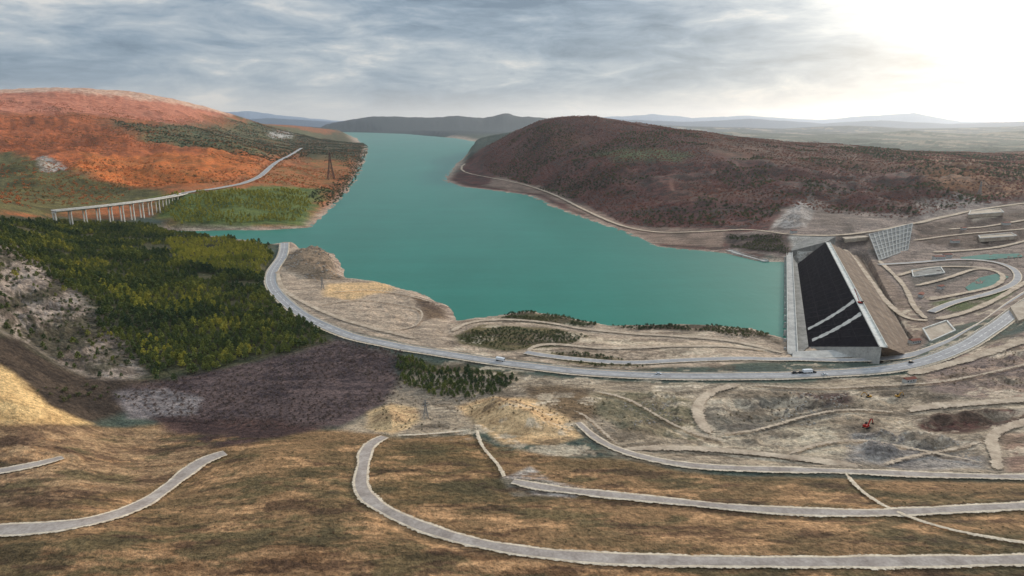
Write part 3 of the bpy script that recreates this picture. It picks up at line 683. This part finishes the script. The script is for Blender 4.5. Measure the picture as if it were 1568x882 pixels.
def hut(u,v,rz,L_=12,W_=5,Hh=3):
    g=ground(u,v); root=empty('site_hut'); root.location=g; root.rotation_euler=(0,0,rz)
    s=Solid(); s.box((0,0,Hh/2-.5),(L_,W_,Hh+1),0)
    for i in range(int(L_/2.5)): s.box((-L_/2+1.4+i*2.5,-W_/2-.02,Hh*.55),(1.1,.06,.9),1)
    s.box((L_/2+.02,0,1.),(.06,1,2.),1); s.obj('walls',[M_hut,M_gl],parent=root)
    s=Solid(); a,b,c=L_/2+.4,W_/2+.4,Hh+.02
    s.v+=[(-a,-b,c),(a,-b,c),(a,b,c),(-a,b,c),(-a,0,c+1.1),(a,0,c+1.1)]; s.f+=[(0,1,5,4),(2,3,4,5),(0,4,3),(1,2,5),(0,3,2,1)]; s.m+=[0]*5
    s.obj('roof',[M_hr],parent=root)
for a in((1462,372,.2,14,6,4),(1475,352,.5,12,5,3),(1410,455,.9,12,5,3),(1437,398,.1,16,8,5),(1450,395,.1,12,6,4),(1400,525,.3,10,5,3),(1215,356,.1,10,6,4),(1392,585,.3,9,4,3),(1540,345,.2,14,7,4),(1440,442,.6,10,5,3)): hut(*a)
def car(x,y,z,rz,body=M_bw,nm='car'):
    s=Solid(); s.box((0,0,.62),(4.4,1.8,.6),0,taper=.97); s.box((-.2,0,1.2),(2.5,1.62,.58),1,taper=.8); s.box((-.2,0,1.51),(1.9,1.25,.06),0)
    for x_ in(-1.35,1.35):
        for y_ in(-.85,.85): s.cyl((x_,y_,.34),.34,.24,mi=2)
    s.box((2.22,0,.45),(.08,1.6,.2),2); s.box((-2.22,0,.45),(.08,1.6,.2),2)
    s.obj(nm,[body,M_gl,M_ty],(x,y,z),rz)
def truck(x,y,z,rz,mat=M_bw):
    s=Solid(); s.box((3,0,1.7),(1.9,2.4,2.4),0,taper=.93); s.box((3.7,0,2.2),(.7,2.1,.9),1); s.box((-.9,0,2.),(5.6,2.4,2.),0); s.box((0,0,.8),(8,1.4,.35),2)
    for x_ in(-3,-1.8,2.8):
        for y_ in(-1.05,1.05): s.cyl((x_,y_,.52),.52,.35,mi=2)
    s.obj('dump_truck',[mat,M_gl,M_ty],(x,y,z),rz)
def onroad(u,v,ri,off_=0):
    P=ROADS[ri][3]; t,k_=bearing(u,v); i=int(np.argmin(np.abs(P[:,0]/P[:,1]-t))); i=min(max(i,1),len(P)-2)
    T=P[i+1,:2]-P[i-1,:2]; T/=np.hypot(*T); q=P[i,:2]+np.array([-T[1],T[0]])*off_
    return q[0],q[1],P[i,2]+.14+P[i,1]*.0007+.02*ri,math.atan2(T[1],T[0])
M_bk=two('dark_car_paint',(40,42,48),(34,36,40),1,.35)
for u,o_,bm in((1222,3,M_bk),(1232,3,M_bk),(1252,3,M_bk),(1262,-3,M_bw),(1010,3,M_bw),(1400,3,M_bk)): car(*onroad(u,575,0,o_),body=bm)
truck(*onroad(765,550,0,3),mat=M_bw); truck(*onroad(1242,575,0,3))
def excavator(u,v,rz,mat,sc=1.):
    g=ground(u,v); s=Solid()
    for y_ in(-1.2,1.2): s.box((0,y_,.5),(4.2,.6,.9),2,taper=.9); s.cyl((-1.8,y_,.5),.48,.62,mi=2); s.cyl((1.8,y_,.5),.48,.62,mi=2)
    s.cyl((0,0,1.1),.9,.4,'Z',12,2); s.box((-.5,0,1.9),(3.6,2.5,1.2),0,taper=.95); s.box((.7,.75,2.9),(1.5,1.,1.5),1,taper=.88); s.box((-1.8,0,2.0),(1.1,2.6,1.5),0)
    s.beam((1,-.3,2),(3.6,-.3,5.2),.6,0); s.beam((3.6,-.3,5.2),(5.6,-.3,5.0),.5,0); s.beam((5.6,-.3,5.0),(7,-.3,2.0),.42,0); s.box((6.9,-.3,1.3),(1.1,1.3,1.1),2,ry_=.5,taper=.7)
    s.beam((1.5,-.3,2),(2.8,-.3,3.9),.22,2); s.beam((4,-.3,5.7),(5.6,-.3,5.4),.22,2)
    s.obj('excavator',[mat,M_gl,M_dk],g,rz,sc)
excavator(1326,658,.6,M_red,.95); excavator(1330,609,3.0,M_yel,.7); excavator(1374,609,.3,M_yel,.7)
s=Solid(); s.box((0,0,1.4),(5,4,1.8),0); s.box((-2.4,0,2.8),(2,3,1.4),1)
for y_ in(-2.2,2.2): s.box((0,y_,.45),(6,.8,.9),1,taper=.92)
for e in(-.5,.5):
    for f_ in(-.5,.5): s.beam((1,e,2),(9,e*.4,17+f_*.6),.28,0)
for i in range(12):
    t=i/12;t2=(i+1)/12; s.beam((1+8*t,.5-.3*t,2+15*t),(1+8*t2,-.5+.3*t2,2+15*t2),.18,0)
s.beam((9,0,17),(9,0,8),.12,1); s.beam((-2.5,0,3.4),(9,0,17),.1,1)
c=lerp(dA,dB,.72); s.obj('crawler_crane',[M_red,M_dk],(c[0]+dn[0]*3,c[1]+dn[1]*3,c[2]+.1),2.2,.8)
# ------------------------------------------------------------------ trees
def foliage(nm,cols,spec=.05,br=1.):
    m,k,p=newmat(nm); oi=k.new('ShaderNodeObjectInfo'); n=k.noise(oi.outputs['Location'],.012,3,.6); 
    f=k.math('ADD',k.math('MULTIPLY',k.ramp(n,.36,.64),.6),k.math('MULTIPLY',oi.outputs['Random'],.4))
    r=k.new('ShaderNodeValToRGB'); k.link(f,r.inputs[0]); e=r.color_ramp.elements
    while len(e)<len(cols): e.new(.5)
    for i,c in enumerate(cols): e[i].position=i/(len(cols)-1); e[i].color=(*[float(q)*br for q in s2l(c)],1)
    k.link(r.outputs[0],p.inputs['Base Color'])
    p.inputs['Specular IOR Level'].default_value=spec; return m
M_bark=two('bark',(88,72,60),(62,52,44),3)
def tree_proto(nm,kind,mat,seed,nl=150):
    R=random.Random(seed); s=Solid()
    def tube(a,b,r0,r1):
        a=Vector(a);b=Vector(b);d=(b-a).normalized();u=d.orthogonal().normalized();w=d.cross(u); bb=len(s.v)
        for q,r in((a,r0),(b,r1)):
            for i in range(5): an=2*math.pi*i/5; s.v.append(tuple(q+u*r*math.cos(an)+w*r*math.sin(an)))
        for i in range(5): s.f.append((bb+i,bb+(i+1)%5,bb+5+(i+1)%5,bb+5+i)); s.m.append(1)
    def leaf(c,sz):
        n=Vector((R.gauss(0,1),R.gauss(0,1),R.gauss(.6,1))).normalized(); u=n.orthogonal().normalized(); u.rotate(Matrix.Rotation(R.random()*6.28,3,n)); w=n.cross(u); bb=len(s.v)
        for a,b in((-1,-.5),(.1,-.9),(1,.1),(.3,.9),(-.8,.6)): s.v.append(tuple(Vector(c)+u*a*sz*R.uniform(.7,1.2)+w*b*sz*R.uniform(.7,1.2)))
        s.f.append(tuple(range(bb,bb+5))); s.m.append(0)
    if kind=='pine':
        tube((0,0,-.1),(.01,.01,.55),.028,.018); tube((.01,.01,.55),(0,0,.93),.018,.004)
        for i in range(8):
            z=.3+.07*i; an=i*2.4; L_=.3*(1.05-z); tube((0,0,z),(L_*math.cos(an),L_*math.sin(an),z+.05),.009,.003)
        for i in range(nl):
            z=.2+.78*R.random()**.9; rm=.34*(1-((z-.2)/.82)**1.8)+.03; rm*=.85+.3*math.sin(z*23+seed)
            an=R.random()*6.28; rm*=1+.25*math.sin(an*3+seed+z*4); r=rm*R.uniform(.55,1.05)
            leaf((r*math.cos(an),r*math.sin(an),z),R.uniform(.045,.085))
    elif kind=='rock':
        bm=bmesh.new(); bmesh.ops.create_icosphere(bm,subdivisions=2,radius=.5)
        for v in bm.verts: v.co*=R.uniform(.75,1.1); v.co.z*=.7
        s.v=[tuple(v.co) for v in bm.verts]; s.f=[tuple(v.index for v in f.verts) for f in bm.faces]; s.m=[0]*len(s.f); bm.free()
    else:
        lob=[(R.uniform(-.26,.26),R.uniform(-.26,.26),R.uniform(.35,.75),R.uniform(.16,.27)) for _ in range(7)]
        tube((0,0,-.1),(0,0,.35),.035,.025)
        for x,y,z,r in lob: tube((0,0,.25),(x,y,z),.016,.005)
        for i in range(nl):
            x,y,z,r=R.choice(lob); n=Vector((R.gauss(0,1),R.gauss(0,1),R.gauss(0,1))).normalized()*r*R.uniform(.6,1.08)
            leaf((x+n.x,y+n.y,max(.06,z+n.z)),R.uniform(.05,.09))
    me=bpy.data.meshes.new(nm); me.from_pydata(s.v,[],s.f); me.materials.append(mat); me.materials.append(M_bark); me.polygons.foreach_set('material_index',s.m); me.update()
    return bpy.data.objects.new(nm,me)
def coll(nm,objs):
    c=bpy.data.collections.new(nm)
    for o in objs: c.objects.link(o)
    return c
F_pine=foliage('pine_needles',[(48,60,44),(60,72,48),(80,88,50),(106,108,54),(156,144,62)],br=1.4)
F_yp=foliage('sunlit_pine_needles',[(92,98,50),(126,124,56),(156,146,62),(84,92,50)],br=1.35)  # sunlight painted into the needles: yellower copy of the pine colours
F_mar=foliage('autumn_oak_leaves',[(66,68,48),(90,62,54),(116,70,60),(130,80,62),(78,60,54)],br=1.3)
F_org=foliage('orange_leaves',[(88,94,56),(128,94,56),(180,106,60),(160,88,54)],br=1.35)
F_shr=foliage('scrub_leaves',[(60,64,46),(80,74,54),(100,84,60),(92,68,56)],br=1.2)
F_grn=foliage('dark_scrub_leaves',[(42,54,38),(58,66,44),(76,80,50),(92,84,56)],br=1.3)
F_pur=foliage('bare_thicket_twigs',[(66,58,52),(88,74,68),(104,88,82),(72,70,54)],br=1.25)
F_rock=foliage('rock',[(120,110,100),(146,134,122),(164,154,142),(104,94,86)])
PC=coll('pine_trees',[tree_proto('pine_tree','pine',F_pine,i,200) for i in(1,2,3)])
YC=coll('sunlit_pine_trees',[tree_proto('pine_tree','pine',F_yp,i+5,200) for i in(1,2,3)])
MC=coll('oak_trees',[tree_proto('oak_tree','b',F_mar,i+10,80) for i in(1,2,3)])
OC=coll('autumn_trees',[tree_proto('autumn_tree','b',F_org,i+20,80) for i in(1,2)])
SC=coll('scrub',[tree_proto('scrub_bush','b',F_shr,i+30,90) for i in(1,2)])
GC=coll('green_scrub',[tree_proto('green_bush','b',F_grn,i+40,110) for i in(1,2)])
UC=coll('thicket',[tree_proto('thicket_bush','b',F_pur,i+50,100) for i in(1,2)])
RC=coll('rocks',[tree_proto('boulder','rock',F_rock,i+60) for i in(1,2,3)])
def scatter(nm,polys,spacing,col_,smin,smax,keep=.8,exclude=(),clump=60,maxsd=6,sq=1.,far=1e9):
    PX=[];PY=[]
    for poly in polys:
        P=wpoly(poly,far); x0,y0=P.min(0);x1,y1=P.max(0)
        x0=max(x0,-4200);x1=min(x1,3500);y1=min(y1,6500)
        gx,gy=np.meshgrid(np.arange(x0,x1,spacing),np.arange(y0,y1,spacing)); gx=gx.ravel()+rng.uniform(-.5,.5,gx.size)*spacing; gy=gy.ravel()+rng.uniform(-.5,.5,gy.size)*spacing
        q=(np.abs(gx/gy)<.95); gx=gx[q];gy=gy[q]
        d=poly_sd(gx,gy,P)+fbm(gx/30,gy/30,3,61)*14; q=d<0
        for E in exclude: q&=poly_sd(gx,gy,wpoly(E))>0
        if keep<1: q&=fbm(gx/clump,gy/clump,4,71)<(keep*2-1)*.55+.02
        PX.append(gx[q]);PY.append(gy[q])
    x=np.concatenate(PX);y=np.concatenate(PY)
    z,sd,md=hfin(x,y); q=(sd>maxsd)&(md>2.5); x,y,z=x[q],y[q],z[q]; n=len(x); print(nm,n)
    if n==0: return
    me=bpy.data.meshes.new(nm); me.vertices.add(n); me.vertices.foreach_set('co',np.stack([x,y,z-.1],1).ravel())
    me.attributes.new('scl','FLOAT','POINT').data.foreach_set('value',(smin+(smax-smin)*rng.random(n)**1.5)*(1+.3*fbm(x/40,y/40,2,81)))
    me.attributes.new('rz','FLOAT','POINT').data.foreach_set('value',rng.uniform(0,6.28,n))
    me.attributes.new('idx','INT','POINT').data.foreach_set('value',rng.integers(0,6,n).astype(np.int32)); me.update()
    o=bpy.data.objects.new(nm,me); S.collection.objects.link(o)
    ng=bpy.data.node_groups.new(nm+'_scatter','GeometryNodeTree'); ng.interface.new_socket('Geometry',in_out='INPUT',socket_type='NodeSocketGeometry'); ng.interface.new_socket('Geometry',in_out='OUTPUT',socket_type='NodeSocketGeometry')
    N_=ng.nodes; gi=N_.new('NodeGroupInput');go=N_.new('NodeGroupOutput'); ip=N_.new('GeometryNodeInstanceOnPoints'); ci=N_.new('GeometryNodeCollectionInfo')
    ci.inputs['Collection'].default_value=col_; ci.inputs['Separate Children'].default_value=True; ci.inputs['Reset Children'].default_value=True
    def na(a,t): q=N_.new('GeometryNodeInputNamedAttribute'); q.data_type=t; q.inputs['Name'].default_value=a; return q.outputs['Attribute']
    l=ng.links; l.new(gi.outputs[0],ip.inputs['Points']); l.new(ci.outputs[0],ip.inputs['Instance']); ip.inputs['Pick Instance'].default_value=True
    l.new(na('idx','INT'),ip.inputs['Instance Index'])
    cx=N_.new('ShaderNodeCombineXYZ'); l.new(na('rz','FLOAT'),cx.inputs[2]); er=N_.new('FunctionNodeEulerToRotation'); l.new(cx.outputs[0],er.inputs[0]); l.new(er.outputs[0],ip.inputs['Rotation'])
    c2_=N_.new('ShaderNodeCombineXYZ'); sa=na('scl','FLOAT'); l.new(sa,c2_.inputs[0]);l.new(sa,c2_.inputs[1]); mm=N_.new('ShaderNodeMath'); mm.operation='MULTIPLY'; mm.inputs[1].default_value=sq; l.new(sa,mm.inputs[0]); l.new(mm.outputs[0],c2_.inputs[2]); l.new(c2_.outputs[0],ip.inputs['Scale'])
    l.new(ip.outputs[0],go.inputs[0]); md_=o.modifiers.new('scatter','NODES'); md_.node_group=ng
FOR=[(-60,345),(90,338),(240,345),(330,364),(405,376),(414,400),(402,430),(425,462),(490,505),(505,525),(450,540),(380,550),(320,578),(250,585),(215,560),(170,510),(130,465),(60,410),(-60,375)]
Y1=[(250,366),(330,364),(405,378),(412,400),(398,424),(330,414),(262,398)]; Y2=[(85,402),(200,440),(300,452),(395,492),(300,502),(190,466)]; Y3=[(200,515),(260,520),(300,560),(250,570),(215,545)]
scatter('pine_forest',[FOR],5.6,PC,4.5,8.5,.74,clump=38,exclude=(Y1,))
scatter('sunlit_pine_stand',[Y1,],5.8,YC,4,7.5,.85,clump=30)
scatter('mixed_pine_stand',[Y2,Y3],8,YC,4.5,8.5,.6,clump=26)  # streaks of the yellow sunlit colouring among the darker pines
scatter('cliff_pines',[ROCK],12,PC,3,6.5,.5,clump=35)
scatter('roadside_pines',[[(615,548),(660,560),(790,578),(795,592),(740,608),(655,604),(612,585)]],3.6,PC,2.5,5.5,.8,clump=30)
scatter('shore_pines',[[(240,305),(330,295),(460,292),(480,318),(450,340),(280,345),(240,325)]],9,YC,4.5,8.5,.7,clump=60)
scatter('scrub_thicket',[[(190,610),(240,585),(380,555),(450,540),(520,518),(610,540),(620,590),(590,618),(500,650),(380,655),(250,645)]],4.4,UC,1.6,3.8,.66,sq=.6,clump=30)
scatter('hill_oak_woodland',[[(740,262),(745,215),(800,190),(850,176),(1000,190),(1200,212),(1700,225),(1700,298),(1568,302),(1480,316),(1390,336),(1260,325),(1200,318),(1170,345),(1010,350),(950,340),(900,314),(850,292),(800,280)]],10,MC,4.5,8.5,.8,clump=130,sq=.6,far=HL)
scatter('hill_evergreens',[[(740,262),(800,200),(1000,200),(1200,222),(1600,240),(1560,300),(1390,330),(1200,318),(1170,345),(1010,350),(900,314),(800,280)]],12,GC,5,10,.45,clump=150,sq=.8,far=HL)
scatter('mountain_woodland',[[(-100,150),(200,165),(345,180),(500,205),(560,212),(550,260),(490,300),(400,285),(370,280),(280,292),(200,300),(90,322),(-100,320)]],17,OC,5,11,.5,clump=200,sq=.55)
scatter('green_woodland',[[(165,185),(260,198),(345,186),(500,205),(560,214),(550,240),(470,240),(380,240),(300,232),(220,216)]],19,GC,8,14,.7,clump=180,sq=.6)
scatter('slope_scrub',[[(-100,325),(60,345),(100,400),(160,460),(230,540),(240,590),(180,610),(60,600),(-100,560)]],7,GC,2.,5.,.62,sq=.8,clump=40)
scatter('shore_scrub',[[(692,512),(740,500),(860,506),(905,515),(870,528),(780,536),(700,526)],[(738,486),(800,475),(870,486),(915,497),(880,499),(800,490)],[(830,540),(930,547),(1000,560),(920,560)],[(940,500),(1090,498),(1190,514),(1190,520),(1050,508)],[(1114,360),(1204,362),(1204,388),(1120,380)]],3.6,GC,2.,4.4,.72,sq=.75,maxsd=2,clump=25)
scatter('field_scrub',[[(560,605),(760,610),(1000,605),(1250,600),(1390,640),(1250,640),(1000,660),(700,660),(560,660)],[(1430,560),(1568,520),(1568,600),(1440,600)]],5,SC,.7,2.4,.6,clump=30,sq=.7)
scatter('grassland_scrub',[[(-100,680),(300,700),(540,700),(760,780),(900,720),(1568,740),(1568,850),(900,840),(600,820),(300,820),(-100,800)]],6,SC,.4,1.3,.55,clump=25,sq=.7)
scatter('shore_bushes',[[(440,215),(560,206),(565,235),(548,270),(530,298),(495,322),(470,300),(540,260)]],14,GC,6,10,.7,clump=90,sq=.7)
scatter('rubble',[[(1300,664),(1400,662),(1500,680),(1500,710),(1400,716),(1305,704)],[(1200,600),(1300,602),(1290,640),(1200,650)],[(960,615),(1050,610),(1058,650),(970,655)]],2.6,RC,.5,2.,.62,clump=16)
scatter('slope_boulders',[[(440,386),(500,384),(526,402),(526,426),(480,430),(440,412)]],6,RC,1,4,.6,clump=30)
# ------------------------------------------------------------------ sky, haze & light
AZ=math.radians(38); EL=math.radians(15)
sd3=Vector((math.sin(AZ)*math.cos(EL),math.cos(AZ)*math.cos(EL),math.sin(EL)))
sun=bpy.data.lights.new('sun','SUN'); sun.energy=3.3; sun.angle=math.radians(3); sun.color=(1,.90,.77); so=bpy.data.objects.new('sun',sun); S.collection.objects.link(so)
so.rotation_euler=(-sd3).to_track_quat('-Z','Y').to_euler(); so.location=(0,0,500)
s=Solid(); s.hexa([(-60000,-400,-150),(60000,-400,-150),(60000,48000,-150),(-60000,48000,-150),(-60000,-400,900),(60000,-400,900),(60000,48000,900),(-60000,48000,900)],0)
hm=bpy.data.materials.new('valley_haze'); hm.use_nodes=True; k=NT(hm.node_tree); k.n.remove(k.n['Principled BSDF'])
vsn=k.new('ShaderNodeVolumeScatter'); vsn.inputs['Density'].default_value=1.7e-5; vsn.inputs['Anisotropy'].default_value=.5; vsn.inputs['Color'].default_value=(.88,.94,1,1)
k.link(vsn.outputs[0],k.n['Material Output'].inputs['Volume']); s.obj('haze',[hm])
w=bpy.data.worlds.new('World'); S.world=w; w.use_nodes=True; k=NT(w.node_tree); bg=k.n['Background']; bg.inputs['Strength'].default_value=.1
sky=k.new('ShaderNodeTexSky',sky_type='NISHITA'); sky.sun_disc=False; sky.sun_elevation=EL; sky.sun_rotation=AZ
tc=k.new('ShaderNodeTexCoord'); sep=k.new('ShaderNodeSeparateXYZ'); k.link(tc.outputs['Generated'],sep.inputs[0])
def vm(vec,sc):
    n=k.new('ShaderNodeVectorMath',operation='MULTIPLY'); k.link(vec,n.inputs[0]); n.inputs[1].default_value=sc; return n.outputs[0]
wrp=k.new('ShaderNodeTexNoise'); wrp.inputs['Scale'].default_value=5; k.link(vm(tc.outputs['Generated'],(1,1,4)),wrp.inputs['Vector'])
wa=k.new('ShaderNodeVectorMath',operation='MULTIPLY_ADD'); k.link(wrp.outputs['Color'],wa.inputs[0]); wa.inputs[1].default_value=(.14,.14,.035); k.link(tc.outputs['Generated'],wa.inputs[2])
nA=k.noise(vm(wa.outputs[0],(2.6,2.6,15)),1.0,6,.55); nB=k.noise(vm(wa.outputs[0],(10,10,42)),1.0,7,.62)
f=k.math('ADD',k.math('MULTIPLY',nA,.58),k.math('MULTIPLY',nB,.42))
cl=k.new('ShaderNodeValToRGB'); k.link(k.ramp(f,.38,.62),cl.inputs[0]); ce=cl.color_ramp.elements; ce.new(.4); ce.new(.7)
for i,(p_,c_) in enumerate(((0,(112,132,152)),(.36,(142,160,178)),(.68,(176,187,197)),(1,(222,221,219)))): ce[i].position=p_; ce[i].color=(*[float(q) for q in s2l(c_)],1)
hz=k.ramp(sep.outputs[2],.0,.05,.8,0.)
c=k.mix(hz,cl.outputs[0],tuple(s2l((200,202,203))))
dt=k.new('ShaderNodeVectorMath',operation='DOT_PRODUCT'); k.link(tc.outputs['Generated'],dt.inputs[0]); dt.inputs[1].default_value=sd3
g=k.math('POWER',k.math('MAXIMUM',dt.outputs['Value'],0.),36)
g=k.math('MULTIPLY',g,k.ramp(f,.3,.7,.75,1.3))
c=k.mix(1.,c,k.mix(g,(0,0,0),(1.35,1.25,1.08)),'ADD')
up=k.ramp(sep.outputs[2],.15,.8,1.,2.2)
sc=k.new('ShaderNodeVectorMath',operation='SCALE'); k.link(c,sc.inputs[0]); k.link(k.math('MULTIPLY',up,10.),sc.inputs['Scale'])
fin=k.mix(.92,sky.outputs[0],sc.outputs[0]); k.link(fin,bg.inputs['Color'])
# ------------------------------------------------------------------ camera
cam=bpy.data.cameras.new('camera'); cam.sensor_width=36; cam.lens=F/1568*36; cam.clip_end=120000; cam.clip_start=1
co=bpy.data.objects.new('camera',cam); co.location=(0,0,H); co.rotation_euler=(math.radians(90-14),0,0); S.collection.objects.link(co); S.camera=co
S.view_settings.view_transform='Standard'; S.view_settings.look='None'; S.view_settings.exposure=0
